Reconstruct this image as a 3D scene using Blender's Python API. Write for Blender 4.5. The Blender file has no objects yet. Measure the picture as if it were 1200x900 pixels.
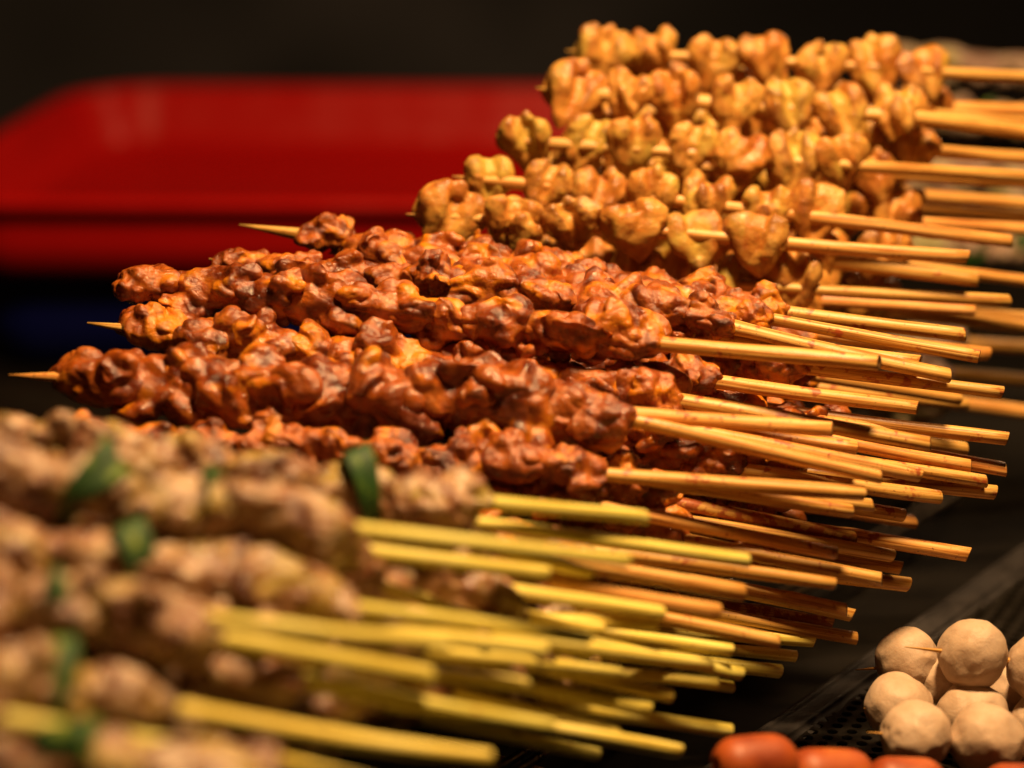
import bpy, bmesh, math, random
import numpy as np
from mathutils import Vector, Matrix, Euler

scene = bpy.context.scene
COL = scene.collection
R = math.radians

# ------------------------------------------------------------------ camera
CAM_H, PITCH, LENS = 0.33, R(16.0), 85.0
FPX = LENS / 36.0 * 1200.0
FOCUS = 0.79
cam_data = bpy.data.cameras.new("camera")
cam_data.lens = LENS; cam_data.sensor_width = 36.0
cam_data.clip_start = 0.02; cam_data.clip_end = 60.0
cam_data.dof.use_dof = True
cam_data.dof.focus_distance = FOCUS
cam_data.dof.aperture_fstop = 4.5
cam_data.dof.aperture_blades = 9
cam_data.dof.aperture_rotation = R(12)
cam = bpy.data.objects.new("camera", cam_data); COL.objects.link(cam)
cam.location = (0, 0, CAM_H); cam.rotation_euler = (math.pi / 2 - PITCH, 0, 0)
scene.camera = cam

# ------------------------------------------------------------------ world, lamps, exposure
world = bpy.data.worlds.new("World"); scene.world = world
world.use_nodes = True
bg = world.node_tree.nodes["Background"]
bg.inputs[0].default_value = (1.0, 0.72, 0.5, 1); bg.inputs[1].default_value = 0.0015

def lamp(name, loc, target, size, power, color, size_y=None):
    d = bpy.data.lights.new(name, 'AREA')
    d.shape = 'DISK'; d.size = size; d.energy = power; d.color = color
    if size_y: d.shape = 'RECTANGLE'; d.size_y = size_y
    o = bpy.data.objects.new(name, d); COL.objects.link(o)
    o.location = loc
    o.rotation_euler = (Vector(target) - Vector(loc)).to_track_quat('-Z', 'Y').to_euler()
    return o
lamp("stall_lamp", (0.14, 0.64, 0.76), (0.05, 0.79, 0.08), 0.10, 13.0, (1.0, 0.62, 0.28))
lamp("second_stall_lamp", (0.62, 1.55, 0.52), (-0.15, 1.55, 0.03), 0.12, 1.9, (1.0, 0.60, 0.30))

scene.view_settings.view_transform = 'Standard'
scene.view_settings.look = 'None'
scene.view_settings.exposure = 0.0
scene.view_settings.gamma = 1.0
scene.view_settings.use_curve_mapping = False
scene.cycles.max_bounces = 6

# ------------------------------------------------------------------ geometry helpers
def P(px, py, d):
    """a point seen at pixel (px, py) of the 1200x900 photograph, d metres deep"""
    u = (px - 600) / FPX * d; v = (450 - py) / FPX * d
    c, s = math.cos(PITCH), math.sin(PITCH)
    return Vector((u, d * c + v * s, CAM_H - d * s + v * c))
def G(px, py, z=0.0):
    a = P(px, py, 1.0) - Vector((0, 0, CAM_H))
    t = (z - CAM_H) / a.z
    return Vector((0, 0, CAM_H)) + a * t

def tag(o, label=None, cat=None, group=None, kind=None):
    if label: o["label"] = label
    if cat: o["category"] = cat
    if group: o["group"] = group
    if kind: o["kind"] = kind
    return o
def empty(name, loc):
    o = bpy.data.objects.new(name, None); COL.objects.link(o); o.location = loc
    o.empty_display_size = 0.01
    return o
def link(name, me, mat=None, parent=None, loc=None, rot=None):
    o = bpy.data.objects.new(name, me); COL.objects.link(o)
    if mat is not None and not me.materials: me.materials.append(mat)
    if parent is not None: o.parent = parent
    if loc is not None: o.location = loc
    if rot is not None: o.rotation_euler = rot
    return o
def from_bm(name, bm, smooth=True):
    bmesh.ops.recalc_face_normals(bm, faces=bm.faces)
    me = bpy.data.meshes.new(name); bm.to_mesh(me); bm.free()
    if smooth:
        me.polygons.foreach_set("use_smooth", [True] * len(me.polygons))
    return me

# vectorised gradient noise
_rng = np.random.RandomState(7)
_PERM = np.concatenate([_rng.permutation(256)] * 3)
_GR = _rng.normal(size=(256, 3)); _GR /= np.linalg.norm(_GR, axis=1)[:, None]
def noise(p):
    p = np.asarray(p, float)
    i = np.floor(p).astype(int); f = p - i; i &= 255
    w = f * f * f * (f * (f * 6 - 15) + 10)
    out = 0
    for dx in (0, 1):
        for dy in (0, 1):
            for dz in (0, 1):
                h = _PERM[_PERM[_PERM[i[:, 0] + dx] + i[:, 1] + dy] + i[:, 2] + dz]
                g = (_GR[h] * (f - (dx, dy, dz))).sum(1)
                out = out + g * (w[:, 0] if dx else 1 - w[:, 0]) * (w[:, 1] if dy else 1 - w[:, 1]) * (w[:, 2] if dz else 1 - w[:, 2])
    return out
def billow(p): return np.abs(noise(p)) * 2.2
def ridged(p): return 1.0 - np.abs(noise(p)) * 2.2
def vnoise(p, s):
    return np.stack([noise(p / s + 11.3), noise(p / s + 47.1), noise(p / s + 83.7)], 1)

_ico = {}
def ico(n):
    if n not in _ico:
        bm = bmesh.new(); bmesh.ops.create_icosphere(bm, subdivisions=n, radius=1.0)
        v = np.array([x.co[:] for x in bm.verts]); f = [[y.index for y in x.verts] for x in bm.faces]
        bm.free(); _ico[n] = (v, f)
    return _ico[n]

def blob(radii, loc, rot=(0, 0, 0), warp=0.0, wscale=6.0, off=0.0, bend=0.0):
    v, f = ico(4)
    v = v * np.array(radii)
    if bend:
        v = v.copy(); v[:, 1] += bend * (v[:, 0] ** 2 + v[:, 2] ** 2) / 10.0
    if warp: v = v + vnoise(v + off, wscale) * warp
    m = np.array(Euler(rot).to_matrix())
    return v @ m.T + np.array(loc), f

def fuse(parts, voxel):
    """one closed surface from overlapping lumps (millimetres)"""
    V, F, n = [], [], 0
    for v, f in parts:
        V.append(v); F += [[i + n for i in q] for q in f]; n += len(v)
    me = bpy.data.meshes.new("tmp"); me.from_pydata(np.concatenate(V).tolist(), [], F)
    o = bpy.data.objects.new("tmp", me); COL.objects.link(o)
    md = o.modifiers.new("r", 'REMESH'); md.mode = 'VOXEL'; md.voxel_size = voxel
    dg = bpy.context.evaluated_depsgraph_get()
    m2 = bpy.data.meshes.new_from_object(o.evaluated_get(dg))
    bpy.data.objects.remove(o); bpy.data.meshes.remove(me)
    v = np.empty(len(m2.vertices) * 3); m2.vertices.foreach_get("co", v); v = v.reshape(-1, 3)
    f = [tuple(p.vertices) for p in m2.polygons]
    e = np.array([tuple(x.vertices) for x in m2.edges])
    bpy.data.meshes.remove(m2)
    return v, f, e
def nb_mean(v, e):
    s = np.zeros_like(v); c = np.zeros(len(v))
    np.add.at(s, e[:, 0], v[e[:, 1]]); np.add.at(s, e[:, 1], v[e[:, 0]])
    np.add.at(c, e[:, 0], 1); np.add.at(c, e[:, 1], 1)
    c = np.maximum(c, 1)
    return s / (c[:, None] if v.ndim > 1 else c)
def smooth(v, e, it, k=0.5):
    for _ in range(it): v = v + k * (nb_mean(v, e) - v)
    return v
def normals(v, f):
    q = np.array([t if len(t) == 4 else (*t, t[-1]) for t in f])
    n = np.cross(v[q[:, 2]] - v[q[:, 0]], v[q[:, 3]] - v[q[:, 1]])
    o = np.zeros_like(v)
    for k in range(4): np.add.at(o, q[:, k], n)
    return o / np.maximum(np.linalg.norm(o, axis=1), 1e-9)[:, None]
def convexity(v, e, n, it=6):
    c = ((v - nb_mean(v, e)) * n).sum(1)
    for _ in range(it): c = c + 0.6 * (nb_mean(c, e) - c)
    return c / (np.std(c) + 1e-9)
def to_mesh(name, v, f, crisp, scale=0.001):
    me = bpy.data.meshes.new(name); me.from_pydata((v * scale).tolist(), [], f)
    a = me.attributes.new("crisp", 'FLOAT', 'POINT'); a.data.foreach_set("value", np.asarray(crisp, dtype=np.float32))
    me.polygons.foreach_set("use_smooth", [True] * len(me.polygons))
    return me

# ------------------------------------------------------------------ materials
def nodes_of(name):
    m = bpy.data.materials.new(name); m.use_nodes = True
    nt = m.node_tree; return m, nt, nt.nodes["Principled BSDF"]
def N(nt, t, **kw):
    n = nt.nodes.new(t)
    for k, v in kw.items():
        if k.startswith('i_'): n.inputs[k[2:].replace('_', ' ')].default_value = v
        else: setattr(n, k, v)
    return n
def ramp(nt, fac, stops):
    r = nt.nodes.new('ShaderNodeValToRGB'); cr = r.color_ramp
    while len(cr.elements) < len(stops): cr.elements.new(0.5)
    for el, (p, c) in zip(cr.elements, stops):
        el.position = p; el.color = (*c, 1) if len(c) == 3 else c
    nt.links.new(fac, r.inputs[0]); return r.outputs[0]
def mixc(nt, a, b, fac, mode='MIX'):
    m = nt.nodes.new('ShaderNodeMix'); m.data_type = 'RGBA'; m.blend_type = mode
    for s, x in ((6, a), (7, b), (0, fac)):
        if hasattr(x, 'is_linked'): nt.links.new(x, m.inputs[s])
        elif isinstance(x, tuple): m.inputs[s].default_value = (*x, 1)
        else: m.inputs[s].default_value = x
    return m.outputs[2]
def math_(nt, op, a, b=None, c=None):
    m = nt.nodes.new('ShaderNodeMath'); m.operation = op
    for s, x in enumerate((a, b, c)):
        if x is None: continue
        if hasattr(x, 'is_linked'): nt.links.new(x, m.inputs[s])
        else: m.inputs[s].default_value = x
    return m.outputs[0]
def mrange(nt, x, a, b, c=0.0, d=1.0):
    m = nt.nodes.new('ShaderNodeMapRange'); m.clamp = True
    nt.links.new(x, m.inputs[0])
    for i, q in enumerate((a, b, c, d)): m.inputs[i + 1].default_value = q
    return m.outputs[0]
def obj_coords(nt, spread=7.0):
    """object coordinates moved by a random amount per object, so copies differ"""
    tc = nt.nodes.new('ShaderNodeTexCoord'); oi = nt.nodes.new('ShaderNodeObjectInfo')
    r = math_(nt, 'MULTIPLY', oi.outputs['Random'], spread)
    va = nt.nodes.new('ShaderNodeVectorMath'); va.operation = 'ADD'
    nt.links.new(tc.outputs['Object'], va.inputs[0]); nt.links.new(r, va.inputs[1])
    return va.outputs[0], oi
def tex_noise(nt, vec, scale, detail=3.0, rough=0.55, dist=0.0):
    n = N(nt, 'ShaderNodeTexNoise'); n.inputs['Scale'].default_value = scale
    n.inputs['Detail'].default_value = detail; n.inputs['Roughness'].default_value = rough
    n.inputs['Distortion'].default_value = dist
    nt.links.new(vec, n.inputs['Vector']); return n.outputs[0]
def attr(nt, name):
    a = nt.nodes.new('ShaderNodeAttribute'); a.attribute_name = name; return a
def bump(nt, h, strength, dist, prev=None):
    b = nt.nodes.new('ShaderNodeBump'); b.inputs['Strength'].default_value = strength
    b.inputs['Distance'].default_value = dist; nt.links.new(h, b.inputs['Height'])
    if prev is not None: nt.links.new(prev, b.inputs['Normal'])
    return b.outputs[0]

def meat_material(name, stops, fat, char, char_amt, sss, rough, patch=95.0, bumpk=0.6, coat=0.0, ck=0.6, micro=0.5):
    m, nt, bs = nodes_of(name)
    vec, oi = obj_coords(nt)
    big = tex_noise(nt, vec, patch, 3.0, 0.6, 0.6)
    c = ramp(nt, big, stops)
    fatn = tex_noise(nt, vec, patch * 0.7, 2.0, 0.5, 0.8)
    c = mixc(nt, c, fat, mrange(nt, fatn, 0.54, 0.65, 0, 0.9))
    fine = tex_noise(nt, vec, 700.0, 4.0, 0.65)
    c = mixc(nt, c, (0.5, 0.3, 0.2), mrange(nt, fine, 0.4, 0.7, 0, 0.6), 'OVERLAY')
    at = attr(nt, "crisp")
    k = math_(nt, 'ADD', math_(nt, 'MULTIPLY', at.outputs['Fac'], ck), mrange(nt, tex_noise(nt, vec, 130.0, 5.0, 0.65, 0.5), 0.40, 0.66, -0.8, 1.6))
    k = math_(nt, 'ADD', k, mrange(nt, oi.outputs['Random'], 0, 1, -0.35, 0.35))
    c = mixc(nt, c, char, mrange(nt, k, 0.7, 2.2, 0, char_amt))
    nt.links.new(c, bs.inputs['Base Color'])
    rg = mrange(nt, tex_noise(nt, vec, 260.0, 3.0, 0.6), 0.3, 0.7, rough - 0.16, rough + 0.2)
    nt.links.new(rg, bs.inputs['Roughness'])
    bs.inputs['Specular IOR Level'].default_value = 0.5
    bs.inputs['Coat Weight'].default_value = coat; bs.inputs['Coat Roughness'].default_value = 0.15
    bs.inputs['Subsurface Weight'].default_value = sss
    bs.inputs['Subsurface Radius'].default_value = (1.0, 0.35, 0.12)
    bs.inputs['Subsurface Scale'].default_value = 0.0025
    b1 = bump(nt, tex_noise(nt, vec, 480.0, 5.0, 0.7, 0.4), bumpk, 0.0009)
    b2 = bump(nt, tex_noise(nt, vec, 1900.0, 3.0, 0.65), micro, 0.0003, b1)
    nt.links.new(b2, bs.inputs['Normal'])
    nt.links.new(b2, bs.inputs['Coat Normal'])
    return m

M_BROWN = meat_material("roast_brown_meat",
    [(0.30, (0.060, 0.008, 0.001)), (0.41, (0.15, 0.026, 0.003)), (0.54, (0.33, 0.082, 0.009)), (0.70, (0.49, 0.155, 0.023))],
    (0.70, 0.255, 0.010), (0.035, 0.005, 0.001), 0.7, 0.14, 0.32, coat=0.5, ck=0.3, bumpk=0.7, micro=0.12)
M_GOLD = meat_material("golden_meat",
    [(0.30, (0.33, 0.105, 0.016)), (0.42, (0.49, 0.205, 0.034)), (0.56, (0.60, 0.315, 0.066)), (0.74, (0.58, 0.37, 0.085))],
    (0.57, 0.41, 0.08), (0.17, 0.048, 0.010), 0.7, 0.08, 0.36, patch=80.0, bumpk=0.7, coat=0.2, micro=0.2)
M_PINK = meat_material("pale_marinated_meat",
    [(0.36, (0.075, 0.023, 0.010)), (0.45, (0.21, 0.088, 0.042)), (0.54, (0.37, 0.225, 0.110)), (0.64, (0.52, 0.40, 0.29))],
    (0.36, 0.27, 0.040), (0.07, 0.020, 0.008), 0.8, 0.08, 0.30, patch=125.0, bumpk=0.6, coat=0.35, micro=0.2)
M_RAW = meat_material("raw_pale_meat",
    [(0.30, (0.22, 0.13, 0.10)), (0.48, (0.34, 0.24, 0.19)), (0.62, (0.38, 0.33, 0.20)), (0.75, (0.42, 0.36, 0.30))],
    (0.36, 0.36, 0.14), (0.2, 0.08, 0.05), 0.3, 0.1, 0.42, patch=50.0)

def scallion_material():
    m, nt, bs = nodes_of("scallion_green")
    vec, oi = obj_coords(nt)
    c = ramp(nt, tex_noise(nt, vec, 130.0, 3.0, 0.6), [(0.35, (0.006, 0.035, 0.003)), (0.58, (0.016, 0.070, 0.005)), (0.68, (0.16, 0.24, 0.015)), (0.82, (0.45, 0.46, 0.08))])
    nt.links.new(c, bs.inputs['Base Color']); bs.inputs['Roughness'].default_value = 0.6
    w = N(nt, 'ShaderNodeTexWave'); w.inputs['Scale'].default_value = 180.0; w.inputs['Distortion'].default_value = 2.0
    nt.links.new(vec, w.inputs['Vector'])
    nt.links.new(bump(nt, w.outputs['Fac'], 0.3, 0.0004), bs.inputs['Normal'])
    return m
M_SCAL = scallion_material()

def bamboo(name, base, light, deep, end=False):
    m, nt, bs = nodes_of(name)
    f = attr(nt, "fib").outputs['Vector']
    n1 = tex_noise(nt, f, 1.0, 4.0, 0.6, 0.2)
    c = ramp(nt, n1, [(0.32, tuple(x * .75 for x in deep)), (0.42, deep), (0.52, base), (0.68, light)])
    oi = nt.nodes.new('ShaderNodeObjectInfo')
    hs = nt.nodes.new('ShaderNodeHueSaturation')
    nt.links.new(mrange(nt, oi.outputs['Random'], 0, 1, 0.493, 0.508), hs.inputs['Hue'])
    nt.links.new(mrange(nt, oi.outputs['Random'], 0, 1, 1.12, 0.82), hs.inputs['Value'])
    nt.links.new(c, hs.inputs['Color']); c = hs.outputs[0]
    tc = nt.nodes.new('ShaderNodeTexCoord')
    sep = nt.nodes.new('ShaderNodeSeparateColor'); nt.links.new(oi.outputs['Color'], sep.inputs[0])
    # sauce splashes (amount from the object's colour) and little dark flecks
    st = tex_noise(nt, tc.outputs['Object'], 190.0, 3.0, 0.6)
    lim = math_(nt, 'SUBTRACT', 0.72, math_(nt, 'MULTIPLY', sep.outputs[0], 0.28))
    k = math_(nt, 'MULTIPLY', math_(nt, 'SUBTRACT', st, lim), 14.0)
    k = mrange(nt, k, 0, 1, 0, 0.85)
    c = mixc(nt, c, (0.30, 0.045, 0.012), k)
    fl = tex_noise(nt, tc.outputs['Object'], 900.0, 2.0, 0.5)
    c = mixc(nt, c, (0.12, 0.04, 0.012), mrange(nt, fl, 0.66, 0.74, 0, 0.75))
    if end: c = mixc(nt, c, (0.16, 0.065, 0.02), 0.75)
    nt.links.new(c, bs.inputs['Base Color'])
    bs.inputs['Roughness'].default_value = 0.42
    nt.links.new(mrange(nt, n1, 0.3, 0.7, 0.32, 0.55), bs.inputs['Roughness'])
    nt.links.new(bump(nt, n1, 0.35, 0.0005, bump(nt, st, 0.3, 0.0004)), bs.inputs['Normal'])
    return m
M_STICK = bamboo("bamboo", (0.70, 0.365, 0.085), (0.80, 0.48, 0.16), (0.46, 0.18, 0.034))
M_STICKG = bamboo("greenish_bamboo", (0.84, 0.72, 0.16), (0.90, 0.80, 0.28), (0.66, 0.50, 0.07))
M_END = bamboo("cut_bamboo_end", (0.5, 0.28, 0.09), (0.6, 0.38, 0.15), (0.3, 0.14, 0.04), True)

def simple(name, col, rough, metal=0.0, spec=0.5, bs_=None):
    m, nt, bs = nodes_of(name)
    bs.inputs['Base Color'].default_value = (*col, 1); bs.inputs['Roughness'].default_value = rough
    bs.inputs['Metallic'].default_value = metal; bs.inputs['Specular IOR Level'].default_value = spec
    return m, nt, bs
def steel(name, col, r0, r1, scale=60.0, metal=0.6):
    m, nt, bs = simple(name, col, 0.4, metal)
    tc = nt.nodes.new('ShaderNodeTexCoord')
    n = tex_noise(nt, tc.outputs['Object'], scale, 5.0, 0.65, 0.5)
    c = mixc(nt, tuple(x * 0.5 for x in col), tuple(min(1, x * 1.6) for x in col), mrange(nt, n, 0.3, 0.7))
    nt.links.new(c, bs.inputs['Base Color'])
    nt.links.new(mrange(nt, n, 0.3, 0.7, r0, r1), bs.inputs['Roughness'])
    nt.links.new(bump(nt, tex_noise(nt, tc.outputs['Object'], scale * 8, 3.0), 0.15, 0.0004), bs.inputs['Normal'])
    bs.inputs['Specular IOR Level'].default_value = 0.14
    return m
M_COUNTER = steel("dark_counter", (0.006, 0.0045, 0.003), 0.5, 0.8, 18.0, 0.0)  # near-black base colour, its tone varied at random by noise
M_PERF = steel("dark_perforated_steel", (0.013, 0.011, 0.009), 0.26, 0.42, 140.0, 0.4)
M_BORD = steel("tray_border_steel", (0.024, 0.021, 0.021), 0.45, 0.65, 160.0, 0.0)
M_ROD = steel("rack_wire", (0.30, 0.25, 0.20), 0.25, 0.45, 90.0, 1.0)

# ------------------------------------------------------------------ setting
def slab(name, x0, x1, y0, y1, z0, z1, mat):
    bm = bmesh.new(); bmesh.ops.create_cube(bm, size=1.0)
    for v in bm.verts:
        v.co = Vector((x0 if v.co.x < 0 else x1, y0 if v.co.y < 0 else y1, z0 if v.co.z < 0 else z1))
    return link(name, from_bm(name, bm, False), mat)
tag(slab("counter", -1.6, 1.6, 0.15, 1.2, -0.06, -0.012, M_COUNTER), kind="structure")

def backdrop():
    m, nt, bs = simple("dim_wall", (0.03, 0.03, 0.03), 0.9)
    tc = nt.nodes.new('ShaderNodeTexCoord')
    n = tex_noise(nt, tc.outputs['Object'], 1.1, 3.0, 0.5, 0.3)
    c = ramp(nt, n, [(0.3, (0.018, 0.018, 0.020)), (0.50, (0.075, 0.075, 0.085)), (0.66, (0.20, 0.19, 0.21))])
    nt.links.new(c, bs.inputs['Base Color'])
    bm = bmesh.new()
    nx, nz = 24, 12
    vs = [[bm.verts.new((-3 + 6 * i / nx, 3.4 + 0.05 * math.sin(i * 1.7) * math.cos(j), -0.9 + 2.6 * j / nz)) for j in range(nz + 1)] for i in range(nx + 1)]
    for i in range(nx):
        for j in range(nz): bm.faces.new((vs[i][j], vs[i + 1][j], vs[i + 1][j + 1], vs[i][j + 1]))
    tag(link("background_wall", from_bm("background_wall", bm), m), kind="structure")
backdrop()

# ------------------------------------------------------------------ plastic trays behind
def plastic(name, col):
    m, nt, bs = simple(name, col, 0.33, 0, 0.6)
    tc = nt.nodes.new('ShaderNodeTexCoord')
    n = tex_noise(nt, tc.outputs['Object'], 30.0, 4.0, 0.6)
    nt.links.new(mrange(nt, n, 0.3, 0.7, 0.17, 0.28), bs.inputs['Roughness'])
    nt.links.new(mixc(nt, tuple(x * 0.85 for x in col), col, n), bs.inputs['Base Color'])
    return m
def rounded_rect(w, d, r, n=14):
    pts = []
    for cx, cy, a0 in ((w / 2 - r, d / 2 - r, 0), (-w / 2 + r, d / 2 - r, 90), (-w / 2 + r, -d / 2 + r, 180), (w / 2 - r, -d / 2 + r, 270)):
        for k in range(n + 1):
            a = R(a0 + 90 * k / n); pts.append((cx + r * math.cos(a), cy + r * math.sin(a)))
    return pts
def tray(w, d, h, prof_r=0.045, splay=0.03, rim=0.011, outer=0.006):
    """outer wall, rolled rim, inner wall and floor of an open plastic tray"""
    levels = [(-outer, 0.0), (-outer * 0.5, h * 0.5), (-0.001, h - 0.006), (rim, h - 0.006), (rim + 0.002, h - 0.002), (rim, h + 0.001), (0.002, h + 0.001),
              (-0.001, h), (-0.002, h - 0.002)] + [(-0.002 - splay * k / 6, (h - 0.002) + (0.012 - h + 0.002) * k / 6) for k in range(1, 7)] + [(-splay - 0.004, 0.0085), (-splay - 0.007, 0.0062), (-splay - 0.011, 0.0047), (-splay - 0.016, 0.0041), (-splay - 0.022, 0.004)]
    bm = bmesh.new(); rings = []
    for off, z in levels:
        pts = rounded_rect(w + 2 * off, d + 2 * off, max(0.006, prof_r + off))
        rings.append([bm.verts.new((x * (1 - 0.16 * y / 0.41 * 0.8), y, z)) for x, y in pts])
    for a, b in zip(rings, rings[1:]):
        n = len(a)
        for i in range(n): bm.faces.new((a[i], a[(i + 1) % n], b[(i + 1) % n], b[i]))
    bm.faces.new(rings[-1]); bm.faces.new(rings[0][::-1])
    return bm
TX, TY, TR = -0.085, 1.56, R(-1.5)
zr = CAM_H - 0.28
red = tag(link("food_tray", from_bm("food_tray", tray(0.50, 0.41, 0.046, 0.065, 0.018, 0.006)), plastic("red_plastic", (0.50, 0.006, 0.005))),
    "shallow red plastic tray behind the skewers, open and empty", "food tray")
red.location = (TX, TY, zr - 0.046); red.rotation_euler = (0, 0, TR)
blue = tag(link("food_tray", from_bm("food_tray", tray(0.46, 0.36, 0.06, 0.05, 0.02, 0.004)), plastic("blue_plastic", (0.004, 0.006, 0.08))),
    "dark blue plastic tray standing under the red tray", "food tray")
blue.location = (TX, TY, zr - 0.046 - 0.0625); blue.rotation_euler = (0, 0, TR)
tag(slab("side_table", -1.6, 1.6, 1.22, 2.2, -0.14, zr - 0.046 - 0.063, M_COUNTER), kind="structure")

# ------------------------------------------------------------------ perforated tray on the right
PA, PB = G(876, 893, 0.0), G(1146, 700, 0.0)
tdir = (PB - PA).normalized(); ndir = Vector((tdir.y, -tdir.x, 0))
def perforated():
    root = tag(empty("perforated_tray", PA), "dark perforated steel tray carrying the pale fish balls", "tray")
    bm = bmesh.new()
    a, b, r = Vector((0.0064, 0, 0)), Vector((0.0022, 0.0047, 0)), 0.0019
    def par(ang):      # distance to the cell edge
        d = Vector((math.cos(ang), math.sin(ang), 0))
        det = a.x * b.y - a.y * b.x
        s = (d.x * b.y - d.y * b.x) / det; t = (a.x * d.y - a.y * d.x) / det
        return 0.5 / max(abs(s), abs(t))
    corners = [math.atan2(c.y, c.x) for c in ((a + b) / 2, (b - a) / 2, (-a - b) / 2, (a - b) / 2)]
    angs = sorted([2 * math.pi * k / 14 - math.pi for k in range(14)] + corners)
    n = len(angs)
    out = [(par(t) * math.cos(t), par(t) * math.sin(t)) for t in angs]
    inn = [(r * math.cos(t), r * math.sin(t)) for t in angs]
    for i in range(-60, 120):
        for j in range(-40, 100):
            c = a * i + b * j
            if not (0.003 < c.dot(ndir) < 0.32 and -0.10 < c.dot(tdir) < 0.42): continue
            vo = [bm.verts.new((c.x + x, c.y + y, 0)) for x, y in out]
            vi = [bm.verts.new((c.x + x, c.y + y, 0)) for x, y in inn]
            vm = [bm.verts.new((c.x + x * 0.93, c.y + y * 0.93, -0.0005)) for x, y in inn]
            vb = [bm.verts.new((c.x + x * 0.93, c.y + y * 0.93, -0.002)) for x, y in inn]
            for k in range(n):
                q = (k + 1) % n
                bm.faces.new((vo[k], vo[q], vi[q], vi[k])); bm.faces.new((vi[k], vi[q], vm[q], vm[k])); bm.faces.new((vm[k], vm[q], vb[q], vb[k]))
    bmesh.ops.remove_doubles(bm, verts=bm.verts, dist=1e-5)
    link("perforated_sheet", from_bm("perforated_sheet", bm, False), M_PERF, root)
    # folded border along the left edge
    bm = bmesh.new()
    prof = [(0.006, -0.0006), (0.0030, 0.0004), (0.0022, 0.0016), (0.0010, 0.0020), (-0.0035, 0.0021), (-0.0045, 0.0030), (-0.0056, 0.0034), (-0.0066, 0.0028), (-0.0074, 0.001), (-0.0076, -0.012)]
    rows = []
    for s in (-0.12, 0.45):
        rows.append([bm.verts.new(tdir * s + ndir * o + Vector((0, 0, z))) for o, z in prof])
    for k in range(len(prof) - 1): bm.faces.new((rows[0][k], rows[1][k], rows[1][k + 1], rows[0][k + 1]))
    bmesh.ops.subdivide_edges(bm, edges=bm.edges[:], cuts=2)
    link("tray_border", from_bm("tray_border", bm), M_BORD, root)
perforated()

def wire_rack():
    o = G(705, 825, 0.004)
    root = tag(empty("wire_rack", o), "bare wire rack under the ends of the skewer sticks", "rack")
    for off, ln in ((0.0, 0.34), (0.006, 0.34), (-0.12, 0.4), (-0.25, 0.4)):
        bm = bmesh.new(); bmesh.ops.create_cone(bm, cap_ends=True, segments=10, radius1=0.0016, radius2=0.0016, depth=ln)
        q = link("rack_wire", from_bm("rack_wire", bm), M_ROD, root)
        q.location = ndir * off + tdir * 0.10
        q.rotation_euler = tdir.to_track_quat('Z', 'Y').to_euler()
    for s in (-0.05, 0.13):
        bm = bmesh.new(); bmesh.ops.create_cone(bm, cap_ends=True, segments=10, radius1=0.002, radius2=0.002, depth=0.28)
        q = link("cross_wire", from_bm("cross_wire", bm), M_ROD, root)
        q.location = ndir * -0.12 + tdir * s + Vector((0, 0, -0.0036))
        q.rotation_euler = ndir.to_track_quat('Z', 'Y').to_euler()
    return root
wire_rack()

# ------------------------------------------------------------------ meat pieces (unique shapes, shared by copies)
def brown_chunk(seed):
    rg = random.Random(seed); U = rg.uniform
    parts = [blob((U(12, 15), U(6.5, 8), U(6.5, 8.5)), (0, 0, 0), (U(-.2, .2), U(-.2, .2), U(-.2, .2)), 3.0, 9.0, seed * 3.1)]
    for _ in range(rg.randint(3, 5)):
        a, x = U(0, 6.28), U(-9, 9); r = U(3.5, 6.8)
        parts.append(blob((U(5, 9), U(4, 6), U(4.5, 7)), (x, r * math.cos(a), r * math.sin(a)), (U(0, 3), U(0, 3), U(0, 3)), 2.6, 5.0, seed * 5.7 + x))
    for _ in range(rg.randint(0, 2)):       # folded strips lying on the surface
        a, x = U(0, 6.28), U(-8, 8); r = U(7.0, 8.5)
        parts.append(blob((U(6, 9), U(1.8, 2.6), U(4, 6)), (x, r * math.cos(a), r * math.sin(a)), (a + math.pi / 2 + U(-.4, .4), U(-.5, .5), U(-.5, .5)), 2.6, 5.0, seed * 2.3 + x, bend=U(-.8, 0.3)))
    if seed % 4 == 0:                        # a torn edge that sticks up
        a, x = U(0, 6.28), U(-6, 6); r = U(9, 11)
        parts.append(blob((U(2.5, 4), U(1.2, 1.8), U(4.5, 6.5)), (x, r * math.cos(a), r * math.sin(a)), (a - math.pi / 2 + U(-.4, .4), U(-.5, .5), U(-1, 1)), 2.2, 4.0, seed * 1.3 + x, bend=U(-1, 1)))
    v, f, e = fuse(parts, 0.55)
    v = smooth(v, e, 3)
    n = normals(v, f); o = seed * 17.3
    w = v + vnoise(v + o, 6.0) * 2.0
    v = v + n * (billow(w / 8.0 + o) - 0.5)[:, None] * 1.7
    n = normals(v, f)
    w = v + vnoise(v + o, 3.0) * 0.9
    msk = np.clip(noise(v / 9.0 + o + 9) * 2.5 + 0.7, 0.25, 1)
    v = v + n * ((billow(w * (1, .7, .7) / 2.8 + o + 5) - 0.5) * 0.40 * msk + noise(w / 1.3 + o) * 0.16 * msk + noise(w / 0.8 + o) * 0.08)[:, None]
    n = normals(v, f)
    return to_mesh("meat_chunk", v, f, convexity(v, e, n))
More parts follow.
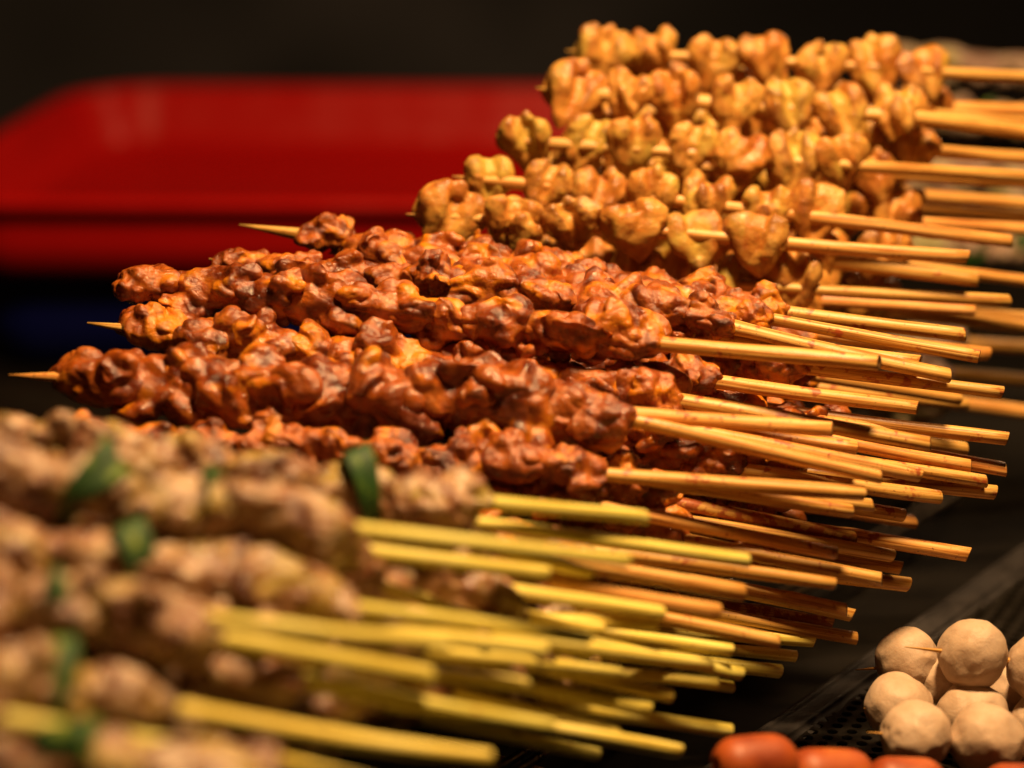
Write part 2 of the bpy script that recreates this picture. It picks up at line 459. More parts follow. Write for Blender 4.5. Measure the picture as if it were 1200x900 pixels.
def gold_piece(seed):
    """a scrap of meat folded like a fan: broad notched top, two bulging halves, pleats running down to a point"""
    rg = random.Random(seed + 500); U = rg.uniform
    def fan(W, D, H, loc, rot, off, notch, crease, asym):
        v, f = ico(5)
        t = (v[:, 2] + 1) / 2
        x = v[:, 0] * W * (0.12 + 0.98 * np.clip(t, 0, 1) ** 0.75) * (1 + asym * np.sign(v[:, 0]))
        z = v[:, 2] * H
        y = v[:, 1] * D * (0.55 + 0.45 * t)
        c = np.exp(-((x - asym * 3) / (W * 0.20)) ** 2)
        z = z - notch * c * t ** 2
        y = y + np.where(v[:, 1] < 0, 1, 0.25) * crease * c * (0.25 + 0.75 * t)
        y = y - 0.045 * D * (t - 0.5) * np.abs(x)                      # the halves lean out
        p = np.stack([x, y, z], 1)
        ph = np.arctan2(x, z + H * 1.25)
        rr = np.hypot(x, z + H * 1.25)
        q = np.stack([ph * 7.5 + off, rr * 0.07 + off, np.sign(y) * 2.0], 1)
        n = v / np.linalg.norm(v, axis=1)[:, None]
        p = p + n * ((ridged(q) - 0.6) * 1.05 * (0.3 + 0.7 * t))[:, None]
        p = p + vnoise(p + off, 7.5) * 1.5
        m = np.array(Euler(rot).to_matrix())
        return p @ m.T + np.array(loc), f
    parts = [fan(U(8.4, 9.8), U(3.9, 4.8), U(8.8, 10.2), (0, 0, U(-1, 0)), (U(-.25, .1), U(-.2, .2), U(-.3, .3)), seed * 1.9, U(2.0, 4.5), U(3.0, 4.8), U(-.2, .2)),
             blob((5.5, 3.5, 6.0), (U(-1.5, 1.5), 2.6, U(-1, 2)), (0, 0, 0), 1.6, 6.0, seed * 2.9)]
    if seed % 3 == 1: parts.append(fan(U(5, 6), 2.6, U(6, 7), (U(-4, 4), -2.6, U(-2, 1)), (U(-.4, .2), U(-.5, .5), U(-.6, .6)), seed * 5.3, 1.5, 1.5, 0))
    if seed % 3 == 0: parts.append(blob((1.5, 1.5, 2.4), (U(-1, 1), 1.0, 7.2), (U(-.3, .3), U(-.4, .4), 0), 0.4, 3.0, seed))
    v, f, e = fuse(parts, 0.55)
    v = smooth(v, e, 2)
    n = normals(v, f); o = seed * 13.7
    v = v + n * (noise(v / 2.6 + o) * 0.36 + (billow(v / 5.0 + o) - 0.5) * 0.30 + noise(v / 1.1 + o) * 0.12)[:, None]
    n = normals(v, f)
    return to_mesh("meat_piece", v, f, convexity(v, e, n))
def pink_chunk(seed):
    rg = random.Random(seed + 900); U = rg.uniform
    parts = [blob((U(14, 17), U(8, 9.5), U(8.5, 9.5)), (0, 0, 0), (U(-.12, .12), U(-.12, .12), U(-.2, .2)), 2.6, 9.0, seed * 4.1)]
    for _ in range(4):
        a, x = U(0, 6.28), U(-12, 12); r = U(4.5, 6.5)
        parts.append(blob((U(6, 10), U(3.5, 5), U(4, 6)), (x, r * math.cos(a), r * math.sin(a)), (U(0, 3), U(0, 3), U(0, 3)), 2.0, 5.0, seed * 3.7 + x))
    v, f, e = fuse(parts, 0.85)
    v = smooth(v, e, 3)
    n = normals(v, f); o = seed * 11.9
    v = v + n * ((billow(v / 6.0 + o) - 0.5) * 0.9 + noise(v / 2.4 + o) * 0.6 + (billow(v / 3.5 + o) - .5) * .5)[:, None]
    n = normals(v, f)
    return to_mesh("meat_chunk", v, f, convexity(v, e, n))
def scallion_mesh(seed):
    rg = random.Random(seed + 70); bm = bmesh.new()
    rings = []
    for k in range(7):
        t = k / 6 - 0.5
        ring = []
        for j in range(18):
            a = 2 * math.pi * j / 18
            q = 1 + 0.07 * math.sin(3 * a + seed + 2 * t)
            ring.append((0.0105 * t * (1 + 0.75 * math.sin(a + seed * 2.0)) + 0.0012 * math.sin(a * 2 + seed), 0.0082 * q * math.cos(a) + 0.002 * t, 0.0112 * q * math.sin(a)))
        rings.append([bm.verts.new(p) for p in ring])
    inner = []
    for ring in (rings[-1], rings[0]):
        inner.append([bm.verts.new((v.co.x * 0.96, v.co.y * 0.6, v.co.z * 0.6)) for v in ring])
    seq = [inner[1]] + rings + [inner[0]]
    for a, b in zip(seq, seq[1:]):
        for j in range(18): bm.faces.new((a[j], a[(j + 1) % 18], b[(j + 1) % 18], b[j]))
    bm.faces.new(inner[1][::-1]); bm.faces.new(inner[0])
    return from_bm("scallion", bm)
BROWN = [brown_chunk(s) for s in range(26)]
GOLD = [gold_piece(s) for s in range(24)]
PINK = [pink_chunk(s) for s in range(10)]
RAW = [m.copy() for m in PINK[:6]]
SCAL = [scallion_mesh(s) for s in range(4)]
for ms, mt in ((BROWN, M_BROWN), (GOLD, M_GOLD), (PINK, M_PINK), (RAW, M_RAW), (SCAL, M_SCAL)):
    for m in ms: m.materials.append(mt)

def stick_mesh(path, radius, seed, pointed=True):
    """bamboo stick along path (local metres): pointed at the start, cut at the end"""
    rg = random.Random(seed); bm = bmesh.new(); SEG = 14
    fib = bm.verts.layers.float_vector.new("fib")
    # resample
    pts = [Vector(p) for p in path]; L = [0]
    for a, b in zip(pts, pts[1:]): L.append(L[-1] + (b - a).length)
    tot = L[-1]
    def at(s):
        for i in range(len(pts) - 1):
            if s <= L[i + 1] or i == len(pts) - 2:
                return pts[i].lerp(pts[i + 1], (s - L[i]) / (L[i + 1] - L[i]))
    smp = [0, .006, .014, .024] if pointed else [0]
    smp += [smp[-1] + (tot - smp[-1]) * k / 36 for k in range(1, 37)]
    ctr = [at(s) for s in smp]
    for _ in range(4):
        ctr = [ctr[0]] + [(ctr[i - 1] + 2 * ctr[i] + ctr[i + 1]) / 4 for i in range(1, len(ctr) - 1)] + [ctr[-1]]
    rv = rg.uniform(.9, 1.1); bx, bz = rg.uniform(-.0018, .0018), rg.uniform(-.0012, .0012)
    ctr = [c + Vector((0, bx, bz)) * math.sin(math.pi * i / (len(ctr) - 1)) * math.sin(3.1 * i / (len(ctr) - 1) + bx * 900) for i, c in enumerate(ctr)]
    e1 = rg.uniform(-.10, .10); ph = rg.uniform(0, 6)
    node = rg.uniform(0.3, 0.9) * tot if rg.random() < 0.6 else None
    rings = []
    for i, (s, c) in enumerate(zip(smp, ctr)):
        d = (ctr[min(i + 1, len(ctr) - 1)] - ctr[max(i - 1, 0)]).normalized()
        u = d.cross(Vector((0, 0, 1))).normalized(); w = u.cross(d)
        r = radius * rv * (1 + 0.03 * math.sin(s * 60 + ph) + 0.02 * math.sin(s * 170 + 2 * ph))
        if pointed and s < .024: r *= 0.12 + 0.88 * (s / .024) ** 0.8
        if node is not None: r *= 1 + 0.13 * math.exp(-((s - node) / 0.003) ** 2)
        ring = []
        for j in range(SEG):
            a = 2 * math.pi * j / SEG
            q = 1 + e1 * math.cos(2 * a + ph) + 0.02 * math.sin(5 * a + s * 25 + ph)
            v = bm.verts.new(c + u * (r * q * math.cos(a)) + w * (r * q * math.sin(a)))
            v[fib] = Vector((s * 28 + seed * 3.7, math.cos(a) * 2.2 + seed * 1.3, math.sin(a) * 2.2))
            ring.append(v)
        rings.append(ring)
    for a, b in zip(rings, rings[1:]):
        for j in range(SEG): bm.faces.new((a[j], a[(j + 1) % SEG], b[(j + 1) % SEG], b[j]))
    bm.faces.new(rings[0][::-1])
    d = (ctr[-1] - ctr[-2]).normalized(); c = ctr[-1]
    skew = Vector((rg.uniform(-.3, .3), rg.uniform(-.3, .3), rg.uniform(-.3, .3)))
    for v in rings[-1]: v.co += d * (v.co - c).dot(skew)
    prev = rings[-1]
    for sc, ins, ismat in ((0.86, 0.0003, 1), (0.45, -0.0004, 1)):
        nr = []
        for v in rings[-1]:
            q = bm.verts.new(c + (v.co - c) * sc + d * ins); q[fib] = v[fib]; nr.append(q)
        for j in range(SEG):
            f = bm.faces.new((prev[j], prev[(j + 1) % SEG], nr[(j + 1) % SEG], nr[j])); f.material_index = 1
        prev = nr
    f = bm.faces.new(prev); f.material_index = 1
    me = from_bm("stick", bm)
    return me

count = 0
def skewer(kind, S, E, label, M=None, px=None, slope=None, tip=0.003, stain=0.2, rad=None, roll=None, skip=0.0, scal=(), name=None, group=None, big=1.0):
    """one skewer: meat from M to S, bare stick from S to E (pixel x, pixel y, depth)"""
    global count
    count += 1; seed = count; rg = random.Random(seed * 31)
    defs = dict(brown=(500, .085, .0023, .0185), gold=(430, .075, .0024, .0205), pink=(430, .11, .00205, .0235), raw=(420, .06, .0025, .021))[kind]
    if M is None:
        w = px or defs[0]; k = defs[1] if slope is None else slope
        M = (S[0] - w, S[1] - w * k, S[2] + 0.006)
    pm, ps, pe = P(*M), P(*S), P(*E)
    r = rad or defs[2]
    names = dict(brown="roast_meat_skewer", gold="folded_meat_skewer", pink="scallion_meat_skewer", raw="raw_meat_skewer")
    cats = dict(brown="meat skewer", gold="meat skewer", pink="scallion skewer", raw="raw skewer")
    groups = dict(brown="roast brown skewers in the middle pile", gold="golden folded meat skewers in the rear pile", pink="pale scallion skewers in the front pile", raw="raw skewers behind the rear pile")
    root = empty(names[kind], ps)
    tag(root, label, cats[kind], group or groups[kind])
    dm = (ps - pm).normalized()
    st = link("stick", stick_mesh([pm - dm * tip - ps, pm - ps, Vector((0, 0, 0)), pe - ps], r, seed), None, root)
    st.data.materials.append(M_STICKG if kind == 'pink' else M_STICK); st.data.materials.append(M_END)
    st.color = (stain, 0, 0, 1)
    pool = dict(brown=BROWN, gold=GOLD, pink=PINK, raw=RAW)[kind]
    Lm = (ps - pm).length
    n = max(2, round(Lm / defs[3])); 
    base = Matrix((dm, dm.cross(Vector((0, 0, 1))).normalized() * -1, (dm.cross(Vector((0, 0, 1))).normalized()).cross(dm))).transposed()
    last = -1
    for k in range(n):
        t = (k + 0.5) / n
        p = pm.lerp(ps, t) - ps
        i = rg.randrange(len(pool))
        while i == last: i = rg.randrange(len(pool))
        last = i
        o = bpy.data.objects.new(pool[i].name.split('.')[0], pool[i]); COL.objects.link(o); o.parent = root
        if kind == 'gold':
            a = rg.uniform(-.35, .25); flip = 0
        else:
            a = rg.uniform(0, 6.283); flip = rg.choice((0, math.pi))
        if roll is not None and k in roll: a = roll[k]
        s = rg.uniform(0.9, 1.12) * (0.86 if kind in ('brown',) and k in (0, n - 1) else 1.0) * big
        s *= dict(brown=1.10, gold=1.30, pink=0.95, raw=1.0)[kind]; sx = (Lm / n) / defs[3] * s * (1.12 if kind == 'gold' else 1.12)
        o.matrix_local = Matrix.Translation(p + Vector((0, rg.uniform(-.0015, .0015), rg.uniform(-.0015, .0015)))) @ base.to_4x4() @ Matrix.Rotation(a, 4, 'X') @ Matrix.Rotation(rg.uniform(-.3, .3) if kind == 'gold' else 0, 4, 'Y') @ Matrix.Rotation(flip, 4, 'Z') @ Matrix.Diagonal((sx, s, s * rg.uniform(.94, 1.08), 1))
    for t in scal:
        q = SCAL[rg.randrange(4)]
        o = bpy.data.objects.new("scallion", q); COL.objects.link(o); o.parent = root
        o.matrix_local = Matrix.Translation(pm.lerp(ps, t) - ps) @ base.to_4x4() @ Matrix.Rotation(rg.uniform(-.5, .5), 4, 'X') @ Matrix.Rotation(rg.uniform(-.75, .75), 4, 'Y') @ Matrix.Rotation(rg.uniform(-.5, .5), 4, 'Z')
        k = rg.uniform(1.08, 1.22); o.scale = (k * rg.uniform(.35, .65), k * .92, k * .92)
    return root

# ---- rear pile: golden folded meat
gold = [
 ((1120, 86, .925), (1330, 94, .95), "golden folded meat skewer topmost in the rear pile, against the dark wall", dict(M=(672, 60, .925))),
 ((1080, 138, .895), (1320, 172, .92), "golden skewer in the second row from the top of the rear pile", dict(M=(638, 104, .895))),
 ((1022, 195, .88), (1300, 213, .91), "golden skewer in the third row from the top of the rear pile, darker first piece", dict(M=(592, 164, .88))),
 ((990, 258, .862), (1185, 283, .868), "golden skewer in the fourth row from the top of the rear pile", dict(M=(540, 208, .862))),
 ((928, 287, .846), (1133, 301, .846), "golden skewer with short pale stick in the lowest clear row above the brown meat", dict(M=(486, 252, .85))),
 ((985, 307, .872), (1146, 328, .872), "golden skewer whose stick ends just under the short pale stick of the lowest clear row", dict(px=400)),
 ((967, 341, .852), (1181, 352, .856), "golden skewer with one lone piece showing right of the dark roast tips", dict(M=(520, 303, .866))),
 ((968, 353, .872), (1142, 363, .872), "golden skewer whose orange stick touches the lone piece's stick from below", dict(M=(540, 318, .88))),
 ((1060, 309, .892), (1250, 335, .905), "dim stick of golden skewer running out behind the short ends of the rear pile", dict(px=440)),
 ((1050, 366, .905), (1260, 390, .925), "dim brown golden-meat stick, lowest that leaves the frame from the rear pile", dict(px=400)),
 ((1050, 361, .925), (1260, 377, .94), "dim golden-meat stick just above the lowest one leaving the frame", dict(px=400)),
 ((1066, 229, .935), (1260, 243, .955), "shadowed golden-meat stick below the third row, uppermost of three close together", dict(px=430)),
 ((1078, 243, .92), (1260, 258, .94), "shadowed golden-meat stick in the middle of three close together at the right edge", dict(px=430)),
 ((1076, 262, .905), (1260, 271, .93), "shadowed golden-meat stick, lowest of three close together at the right edge", dict(px=430)),
 ((1105, 127, .945), (1290, 134, .97), "blurred golden-meat stick just above the bright stick of the second row", dict(px=420)),
 ((1092, 133, .93), (1290, 152, .95), "blurred golden-meat stick touching the second row's bright stick from above", dict(px=420)),
 ((1098, 178, .91), (1290, 189, .935), "golden skewer with last piece poking out right of the third row", dict(M=(680, 150, .91))),
 ((1060, 205, .90), (1280, 219, .925), "golden skewer hidden behind the third row, its stick a thin line below", dict(M=(640, 186, .895))),
]
for S, E, lab, kw in gold:
    skewer('gold', S, E, lab, stain=0.15, **kw)

# ---- middle pile: roast brown meat
brown = [
 # the rows whose meat is in full view, back to front
 ((923, 367, .815), (1130, 392, .805), "rearmost roast skewer, its bare tip lying over the meat before the red tray", dict(M=(352, 275, .838), tip=.022, big=.78)),
 ((805, 392, .795), (1077, 425, .79), "roast skewer second from the back, with amber chunk and torn flaps", dict(M=(255, 305, .818), big=.82)),
 ((895, 373, .80), (1147, 418, .79), "roast skewer with dark crisp last piece touching the golden pile", dict(M=(420, 300, .826), big=.82)),
 ((762, 398, .768), (1030, 425, .755), "long roast skewer with a thick pale stick end, third row from the back", dict(M=(150, 335, .79), big=.95)),
 ((862, 383, .79), (1112, 440, .785), "roast skewer with a drop of glaze where its stick leaves the meat", dict(M=(480, 318, .805), big=.85)),
 ((790, 468, .768), (1090, 520, .767), "roast skewer with golden first piece and a short bare tip over darkness", dict(M=(145, 384, .778), tip=.012, big=.92)),
 ((694, 479, .742), (975, 503, .752), "plump blurred roast skewer whose bare tip reaches farthest left of all", dict(M=(85, 444, .748), tip=.020, big=1.15)),
 ((705, 553, .735), (1010, 578, .745), "roast skewer squeezed between the plump row and the pale scallion meat", dict(M=(60, 506, .725), tip=.004, big=.76)),
 # sticks that fan out to the right, top to bottom; their meat is inside the pile
 ((953, 393, .85), (1158, 415, .86), "dim roast-meat stick in shadow behind the fan's two highest sticks", dict(M=(500, 330, .85))),
 ((937, 430, .795), (1174, 460, .79), "roast skewer with glossy speckled stick reaching past its neighbours, fourth long one down", dict(M=(560, 385, .80), stain=.5)),
 ((937, 440, .835), (1123, 467, .85), "blurred roast-meat stick directly under the glossy speckled one", dict(M=(520, 390, .84))),
 ((833, 442, .785), (1075, 478, .785), "roast skewer with wrinkled dark piece and a stick carrying one red blot", dict(M=(400, 392, .79), stain=.35)),
 ((950, 452, .85), (1132, 474, .86), "blurred roast-meat stick with notched end in the gap above the longest sharp stick", dict(M=(560, 410, .855))),
 ((893, 477, .80), (1180, 514, .79), "roast skewer with the longest sharp stick, its end farthest right in the fan", dict(M=(430, 430, .805), stain=.3)),
 ((797, 499, .775), (1002, 525, .775), "roast skewer with short orange stick beneath the plump row's stick", dict(M=(360, 450, .778), stain=.3)),
 ((730, 492, .74), (1031, 559, .745), "roast skewer with thick pale stick slanting steeply from the plump row's end", dict(M=(300, 452, .762))),
 ((860, 483, .79), (1047, 505, .795), "roast-meat stick with a square cut end, tucked under the longest sharp stick", dict(M=(420, 440, .80))),
 ((940, 507, .785), (1137, 546, .787), "roast-meat stick with a dark crack across it near its end", dict(M=(470, 450, .80), stain=.3)),
 ((1000, 505, .82), (1132, 526, .83), "out of focus roast-meat stick behind the cracked one", dict(M=(560, 455, .83))),
 ((960, 512, .80), (1178, 550, .795), "roast-meat stick whose short sharp end shows right of the cracked stick", dict(M=(520, 462, .81), stain=.3)),
 ((885, 518, .78), (1155, 564, .785), "roast-meat stick spattered with sauce, dark red at its end", dict(M=(420, 470, .79), stain=.65)),
 ((800, 503, .765), (1078, 557, .768), "pinkish roast-meat stick end between the steep pale one and the spattered one", dict(M=(350, 470, .775))),
 ((930, 549, .79), (1166, 577, .79), "clean straight roast-meat stick with its end alone right of the steep stick", dict(M=(450, 500, .80))),
 ((870, 549, .775), (1100, 582, .785), "flat-sided roast-meat stick with a rounded sharp end below the clean straight one", dict(M=(400, 505, .785))),
 ((790, 569, .755), (1022, 592, .762), "roast-meat stick pressed under the squeezed row's stick, blurred square end", dict(M=(300, 530, .76))),
 ((760, 565, .748), (997, 599, .756), "blurred pale roast-meat stick, lower of the pair leaving the squeezed row", dict(M=(260, 528, .75))),
 ((920, 580, .79), (1059, 604, .79), "sharp short orange stick end just right of the blurred pair", dict(M=(420, 530, .795), stain=.4)),
 ((940, 592, .83), (1070, 611, .84), "blurred dim stick end low behind the short orange one", dict(M=(450, 545, .835))),
 ((785, 587, .772), (1000, 629, .785), "dark red sauce-soaked stick alone over the black gap", dict(M=(330, 552, .765), stain=1.0)),
 ((900, 612, .79), (1135, 650, .79), "roast-meat stick reaching far right alone over the dark counter", dict(M=(420, 562, .79), stain=.35)),
 ((800, 606, .77), (1045, 651, .785), "grooved roast-meat stick below the sauce-soaked one with a ringed cut end", dict(M=(330, 565, .768), stain=.35)),
 ((670, 587, .735), (978, 648, .755), "pale blurred stick starting at the end of the scallion meat, above a greenish one", dict(M=(250, 552, .735))),
 ((900, 640, .79), (1056, 666, .795), "brownish sharp stick end below the grooved one", dict(M=(430, 590, .79))),
 ((850, 642, .795), (1026, 667, .80), "thin stick end half hidden beneath the grooved stick", dict(M=(400, 598, .795))),
 ((790, 630, .765), (1033, 679, .768), "olive shaded stick crossing under the pale blurred one", dict(M=(330, 588, .755))),
 ((850, 658, .785), (1064, 685, .79), "short bright stick end, sharp, lowest right before the dark counter", dict(M=(400, 612, .785))),
 ((690, 645, .735), (977, 684, .742), "thick blurred orange stick ending just left of the olive one", dict(M=(260, 608, .73))),
 ((640, 655, .70), (870, 694, .715), "blurred orange stick with a round end above the steep bare one", dict(M=(220, 615, .70))),
 ((752, 664, .765), (992, 715, .772), "long tan stick dipping steeply with a brown spot midway", dict(M=(320, 620, .755), stain=.35)),
 ((770, 672, .785), (999, 721, .785), "small bright stick end peeping out below the long tan one", dict(M=(330, 630, .77))),
 ((628, 675, .685), (840, 716, .70), "cream-coloured blurred stick, palest in the lower fan", dict(M=(240, 640, .69))),
 ((760, 695, .79), (975, 731, .80), "red charred stick in the shadow of the cream-coloured one", dict(M=(330, 655, .775), stain=1.0)),
 ((800, 714, .785), (1003, 748, .79), "straight brown stick lowest over the counter with a clean square end", dict(M=(360, 665, .78))),
 ((700, 712, .735), (912, 752, .742), "bright rounded stick over the greenish end, low in the fan", dict(M=(300, 668, .735))),
]
for i, (S, E, lab, kw) in enumerate(brown):
    if i >= 8: kw['M'] = (max(kw['M'][0], S[0] - (470 if i % 3 == 0 else 300)), S[1] + (kw['M'][1] - S[1]) * min(1, (470 if i % 3 == 0 else 300) / (S[0] - kw['M'][0])) + 8, kw['M'][2] + 0.024); kw.setdefault('big', .88)
    else: kw.setdefault('big', 1.06)
    kw.setdefault('stain', 0.38)
    skewer('brown', S, E, lab, **kw)

# ---- front pile: pale marinated meat with scallion
pink = [
 ((553, 590, .662), (757, 606, .69), "pale scallion skewer at the back of the front pile, ending in a pink piece", dict(M=(-30, 522, .637), scal=(.78,))),
 ((400, 618, .607), (735, 657, .645), "scallion skewer with two dark green pieces in the second row of the front pile", dict(M=(-70, 545, .585), scal=(.36, .65), big=1.08)),
 ((535, 612, .668), (877, 657, .705), "scallion-meat stick under the back row's stick, reaching farthest of the yellow ones", dict(M=(80, 570, .645))),
 ((385, 705, .60), (690, 747, .65), "scallion skewer in the third row, with yellow green leaf by its middle", dict(M=(-70, 617, .578), scal=(.52,))),
 ((220, 729, .558), (522, 752, .598), "scallion skewer in the fourth row with a dark shaded piece at its end", dict(M=(-110, 700, .553), scal=(.55,))),
 ((300, 714, .595), (640, 762, .635), "thick yellow stick rising beside the fourth row's stick", dict(M=(-60, 668, .592))),
 ((190, 829, .548), (572, 888, .604), "bright yellow stick crossing the lower left, its meat flecked with green above", dict(M=(-120, 784, .532), scal=(.62,))),
 ((-10, 842, .518), (275, 886, .545), "dull yellow stick nearest the camera in the lower left corner", dict(M=(-200, 812, .51))),
 ((300, 925, .53), (600, 968, .56), "scallion skewer cut off by the bottom edge in the lower left corner", dict(M=(-120, 880, .515), scal=(.5,))),
 ((435, 688, .636), (690, 770, .68), "yellow stick steepest in the front fan, below the back row", dict(M=(40, 645, .62))),
 ((375, 771, .60), (617, 803, .64), "yellow stick with a blunt end left of the black gap", dict(M=(-20, 735, .60))),
 ((470, 757, .635), (722, 788, .685), "yellow stick running just above the black gap", dict(M=(80, 715, .62))),
 ((430, 808, .63), (795, 880, .69), "yellow stick starting at a red lump of meat and reaching the bottom", dict(M=(60, 782, .61))),
 ((517, 809, .652), (722, 858, .692), "tapering yellow stick below the black gap", dict(M=(120, 790, .63))),
 ((360, 848, .612), (575, 893, .64), "shaded yellow stick lowest in the front fan, under the bright crossing one", dict(M=(0, 815, .60))),
 ((600, 820, .685), (855, 857, .725), "thin orange-lit stick alone over the counter, lowest to the right", dict(M=(200, 795, .655))),
 ((600, 772, .672), (787, 816, .70), "yellow-green stick end over the bare rack wire", dict(M=(170, 740, .645))),
 ((640, 745, .69), (868, 790, .735), "yellow stick with bright tip left of the counter's dark middle", dict(M=(200, 715, .665))),
 ((560, 722, .675), (768, 731, .70), "level yellow stick below the cream-coloured one", dict(M=(130, 700, .655))),
 ((560, 640, .672), (690, 672, .69), "short shaded yellow stick directly under the back row's sticks", dict(M=(130, 610, .65))),
 ((640, 735, .71), (856, 762, .73), "deep orange stick between two yellow ones, low in the fan", dict(M=(200, 700, .68))),
 ((700, 765, .745), (914, 787, .77), "dark-ended orange stick just above the tray border's corner", dict(M=(250, 725, .70))),
 ((720, 748, .765), (932, 769, .78), "short tan stick end in the shadow of the bright rounded one", dict(M=(260, 705, .72))),
 ((740, 738, .78), (954, 751, .79), "greenish stick end below the straight brown one", dict(M=(270, 690, .735))),
 ((680, 785, .715), (842, 801, .722), "yellow stick overlapping a tiny bright end over the dark counter", dict(M=(240, 750, .68))),
 ((470, 700, .655), (705, 738, .69), "straight yellow stick between the level one and the steepest one", dict(M=(60, 665, .635))),
 ((300, 800, .612), (560, 842, .64), "yellow stick above the bright crossing one, half in shadow", dict(M=(-60, 768, .60))),
 ((480, 838, .665), (700, 884, .70), "yellow stick second from the bottom, ending over bare counter", dict(M=(90, 805, .64))),
 ((420, 645, .63), (640, 672, .662), "shaded yellow stick in the dark gap under the second row's stick", dict(M=(0, 610, .612))),
 ((520, 790, .66), (760, 830, .695), "yellow stick just above the tapering one", dict(M=(100, 760, .635))),
 ((250, 748, .572), (505, 792, .605), "yellow stick just below the fourth row's stick, starting at dark meat", dict(M=(-70, 712, .565))),
 ((340, 792, .588), (645, 852, .632), "slanting yellow stick between the bright crossing one and the blunt-ended one", dict(M=(-30, 765, .60))),
 ((560, 748, .655), (832, 778, .705), "thin yellow stick above the one with a bright tip", dict(M=(140, 722, .65))),
 ((590, 690, .668), (775, 718, .69), "short yellow stick just under the palest cream-coloured one", dict(M=(150, 655, .655))),
 ((235, 872, .562), (520, 935, .60), "yellow stick leaving through the bottom edge left of centre", dict(M=(-120, 840, .56))),
 ((690, 782, .74), (857, 805, .75), "tiny bright stick end peeping from under a yellow one", dict(M=(250, 745, .695))),
]
for S, E, lab, kw in pink:
    kw.setdefault('stain', 0.1)
    skewer('pink', S, E, lab, **kw)

# ---- raw skewers, far behind on the right
raw = [
 ((1370, 92, 1.22), (1500, 98, 1.24), "blurred raw pinkish skewer topmost behind the rear pile", dict(M=(1030, 70, 1.22))),
 ((1380, 165, 1.18), (1500, 172, 1.2), "blurred raw skewer with green bits beside the second row's sticks", dict(M=(1050, 132, 1.18), scal=(.3, .5))),
 ((1380, 235, 1.15), (1500, 245, 1.17), "blurred raw skewer below the third row's stick at the right edge", dict(M=(1060, 205, 1.15), scal=(.4,))),
 ((1380, 310, 1.12), (1500, 318, 1.14), "blurred raw skewer with dark green piece, lowest at the right edge", dict(M=(1070, 285, 1.12), scal=(.25, .45))),
 ((1120, 403, .985), (1330, 415, 1.02), "pale green blurred stick by the right edge below the rear pile", dict(M=(700, 380, .97), px=None)),
 ((1100, 436, .97), (1330, 455, 1.0), "second pale green blurred stick, lower at the right edge", dict(M=(690, 410, .96))),
 ((1090, 470, .94), (1330, 500, .97), "dim brown blurred stick lowest at the right edge above the counter", dict(M=(690, 430, .93))),
]
for S, E, lab, kw in raw:
    skewer('raw', S, E, lab, **kw)

# ------------------------------------------------------------------ fish balls
def ball_material():
    m, nt, bs = nodes_of("fish_ball")
    vec, oi = obj_coords(nt)
    c = ramp(nt, tex_noise(nt, vec, 90.0, 4.0, 0.6), [(0.3, (0.44, 0.30, 0.195)), (0.5, (0.52, 0.375, 0.26)), (0.7, (0.57, 0.43, 0.32))])
    c = mixc(nt, c, (0.38, 0.24, 0.13), mrange(nt, tex_noise(nt, vec, 420.0, 2.0, 0.5), 0.73, 0.80, 0, 0.5))
    nt.links.new(c, bs.inputs['Base Color'])
    bs.inputs['Roughness'].default_value = 0.52; bs.inputs['Specular IOR Level'].default_value = 0.35
    bs.inputs['Subsurface Weight'].default_value = 0.2
    bs.inputs['Subsurface Radius'].default_value = (1.0, 0.6, 0.35); bs.inputs['Subsurface Scale'].default_value = 0.003
    b1 = bump(nt, tex_noise(nt, vec, 260.0, 4.0, 0.6, 0.5), 0.38, 0.0009)
    b2 = bump(nt, tex_noise(nt, vec, 1300.0, 3.0, 0.6), 0.35, 0.0003, b1)
    nt.links.new(b2, bs.inputs['Normal'])
    return m
M_BALL = ball_material()
def ball_mesh(seed):
    rg = random.Random(seed + 40)
    v, f = ico(5)
    v = v * 10.8
    o = seed * 9.7
    n = v / 10.8
    d = noise(v / 10.0 + o) * 1.7 + noise(v / 4.0 + o) * 0.45 + (ridged(v / 8.0 + o + 3) - .65) * 0.5 + noise(v / 1.8 + o) * 0.12
    for _ in range(3):     # pinched dimples
        q = Vector((rg.uniform(-1, 1), rg.uniform(-1, .3), rg.uniform(-1, 1))).normalized()
        d = d - 0.7 * np.exp(-((n - np.array(q[:])) ** 2).sum(1) / 0.012)
    v = v + n * d[:, None]
    return to_mesh("fish_ball", v, f, d)
BALLS = [ball_mesh(s) for s in range(8)]
for m in BALLS: m.materials.append(M_BALL)
def ball_skewer(tip, balls, label, end):
    global count
    count += 1
    c0 = P(*balls[0][:3])
    root = tag(empty("fish_ball_skewer", c0), label, "fish ball skewer", "fish ball skewers on the perforated tray")
    path = [P(*tip) - c0] + [P(*b[:3]) - c0 for b in balls] + [P(*end) - c0]
    st = link("stick", stick_mesh(path, 0.0012, count), None, root)
    st.data.materials.append(M_STICK); st.data.materials.append(M_END); st.color = (0.1, 0, 0, 1)
    for k, b in enumerate(balls):
        o = bpy.data.objects.new("fish_ball", BALLS[(count * 3 + k) % 8]); COL.objects.link(o); o.parent = root
        o.location = P(*b[:3]) - c0; s = b[3] / (10.9 * FPX / b[2] / 1000)
        rg = random.Random(count * 7 + k); o.rotation_euler = (rg.uniform(0, 6), rg.uniform(0, 6), rg.uniform(0, 6)); o.scale = (s * 1.04, s, s * .98)
ball_skewer((1060, 758, .772), [(1140, 766, .776, 41), (1222, 781, .780, 42)], "fish ball skewer lying on top, its bare tip and a dark pit in view", (1400, 800, .79))
ball_skewer((1002, 785, .80), [(1064, 775, .792, 38), (1106, 801, .79, 34), (1185, 812, .80, 38)], "fish ball skewer at the back of the heap with an orange-stained tip", (1400, 835, .81))
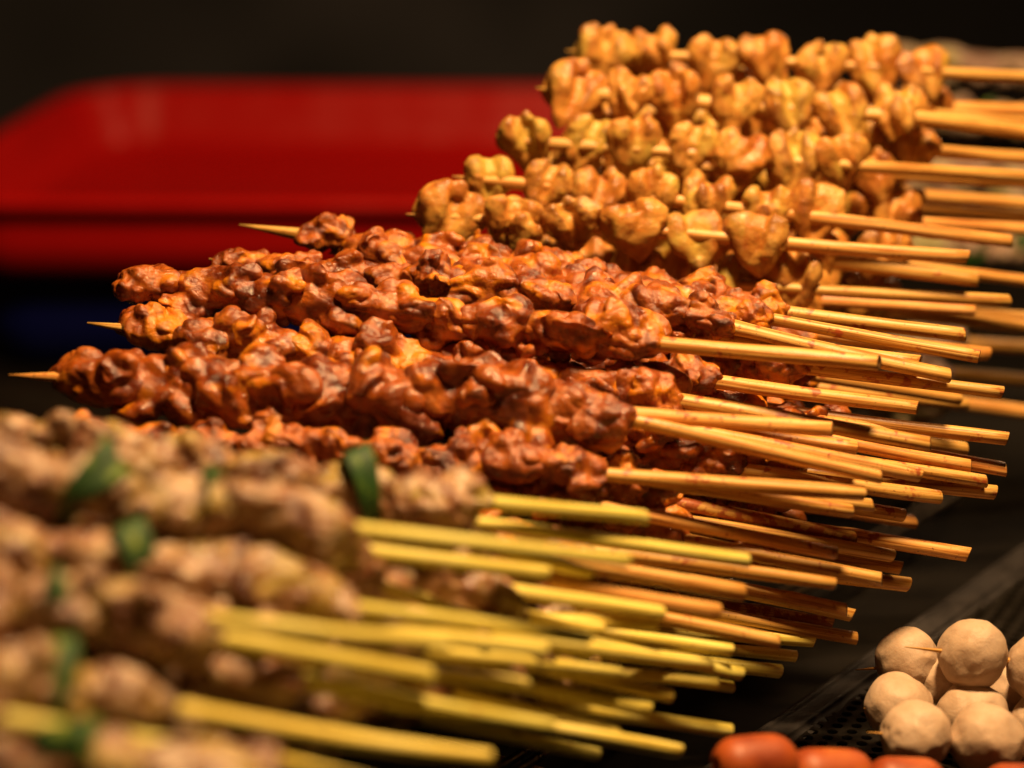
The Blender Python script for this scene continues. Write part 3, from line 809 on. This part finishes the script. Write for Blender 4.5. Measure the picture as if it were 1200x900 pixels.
ball_skewer((1012, 830, .772), [(1053, 829, .774, 40), (1138, 840, .776, 43), (1225, 852, .779, 41)], "fish ball skewer in the middle of the heap, only a speck of tip showing", (1400, 870, .79))
ball_skewer((1016, 858, .745), [(1073, 863, .748, 41), (1157, 868, .750, 44), (1240, 880, .752, 42)], "fish ball skewer in front, just above the orange sausages", (1400, 900, .76))

# ------------------------------------------------------------------ sausages
def sausage_material():
    m, nt, bs = nodes_of("sausage_skin")
    vec, oi = obj_coords(nt)
    c = ramp(nt, tex_noise(nt, vec, 70.0, 3.0, 0.6), [(0.3, (0.22, 0.030, 0.005)), (0.55, (0.38, 0.072, 0.010)), (0.75, (0.46, 0.12, 0.022))])
    nt.links.new(c, bs.inputs['Base Color'])
    bs.inputs['Roughness'].default_value = 0.52
    bs.inputs['Subsurface Weight'].default_value = 0.15; bs.inputs['Subsurface Radius'].default_value = (1, .3, .1); bs.inputs['Subsurface Scale'].default_value = 0.003
    nt.links.new(bump(nt, tex_noise(nt, vec, 300.0, 4.0, 0.6), 0.25, 0.0006), bs.inputs['Normal'])
    return m
M_SAUS = sausage_material()
def sausage(p0, p1, r, label, seed):
    a, b = P(*p0), P(*p1); d = b - a; L = d.length; d.normalize()
    v, f = ico(5)
    v = v.copy()
    v[:, 2] = np.sign(v[:, 2]) * np.abs(v[:, 2]) ** 0.9
    z = v[:, 2] * r + np.sign(v[:, 2]) * np.maximum(L / 2 - r, 0) * np.clip(np.abs(v[:, 2]) / 0.15, 0, 1)
    w = np.stack([v[:, 0] * r + 0.0012 * (z / L) ** 2, v[:, 1] * r, z], 1)
    w = w + (v * (noise(w / .012 + seed) * 0.0006)[:, None])
    # knotted pinch at the ends
    e = np.hypot(v[:, 0], v[:, 1])
    w[:, 2] -= np.sign(v[:, 2]) * 0.0022 * np.exp(-(e / 0.22) ** 2)
    me = to_mesh("sausage", w, f, z, 1.0); me.materials.append(M_SAUS)
    o = tag(link("sausage", me), label, "sausage", "orange sausages in the bottom right corner")
    o.location = (a + b) / 2; o.rotation_euler = d.to_track_quat('Z', 'Y').to_euler()
sausage((932, 892, .70), (836, 897, .69), 0.0083, "orange sausage leftmost, its rounded end over the tray border", 1)
sausage((924, 909, .70), (1022, 912, .71), 0.0083, "orange sausage in the middle at the bottom edge, under the holes of the tray", 2)
sausage((1016, 918, .71), (1108, 921, .715), 0.0080, "orange sausage below the frontmost fish balls", 3)
sausage((1150, 930, .715), (1290, 930, .725), 0.0090, "orange sausage barely showing in the bottom right corner", 4)
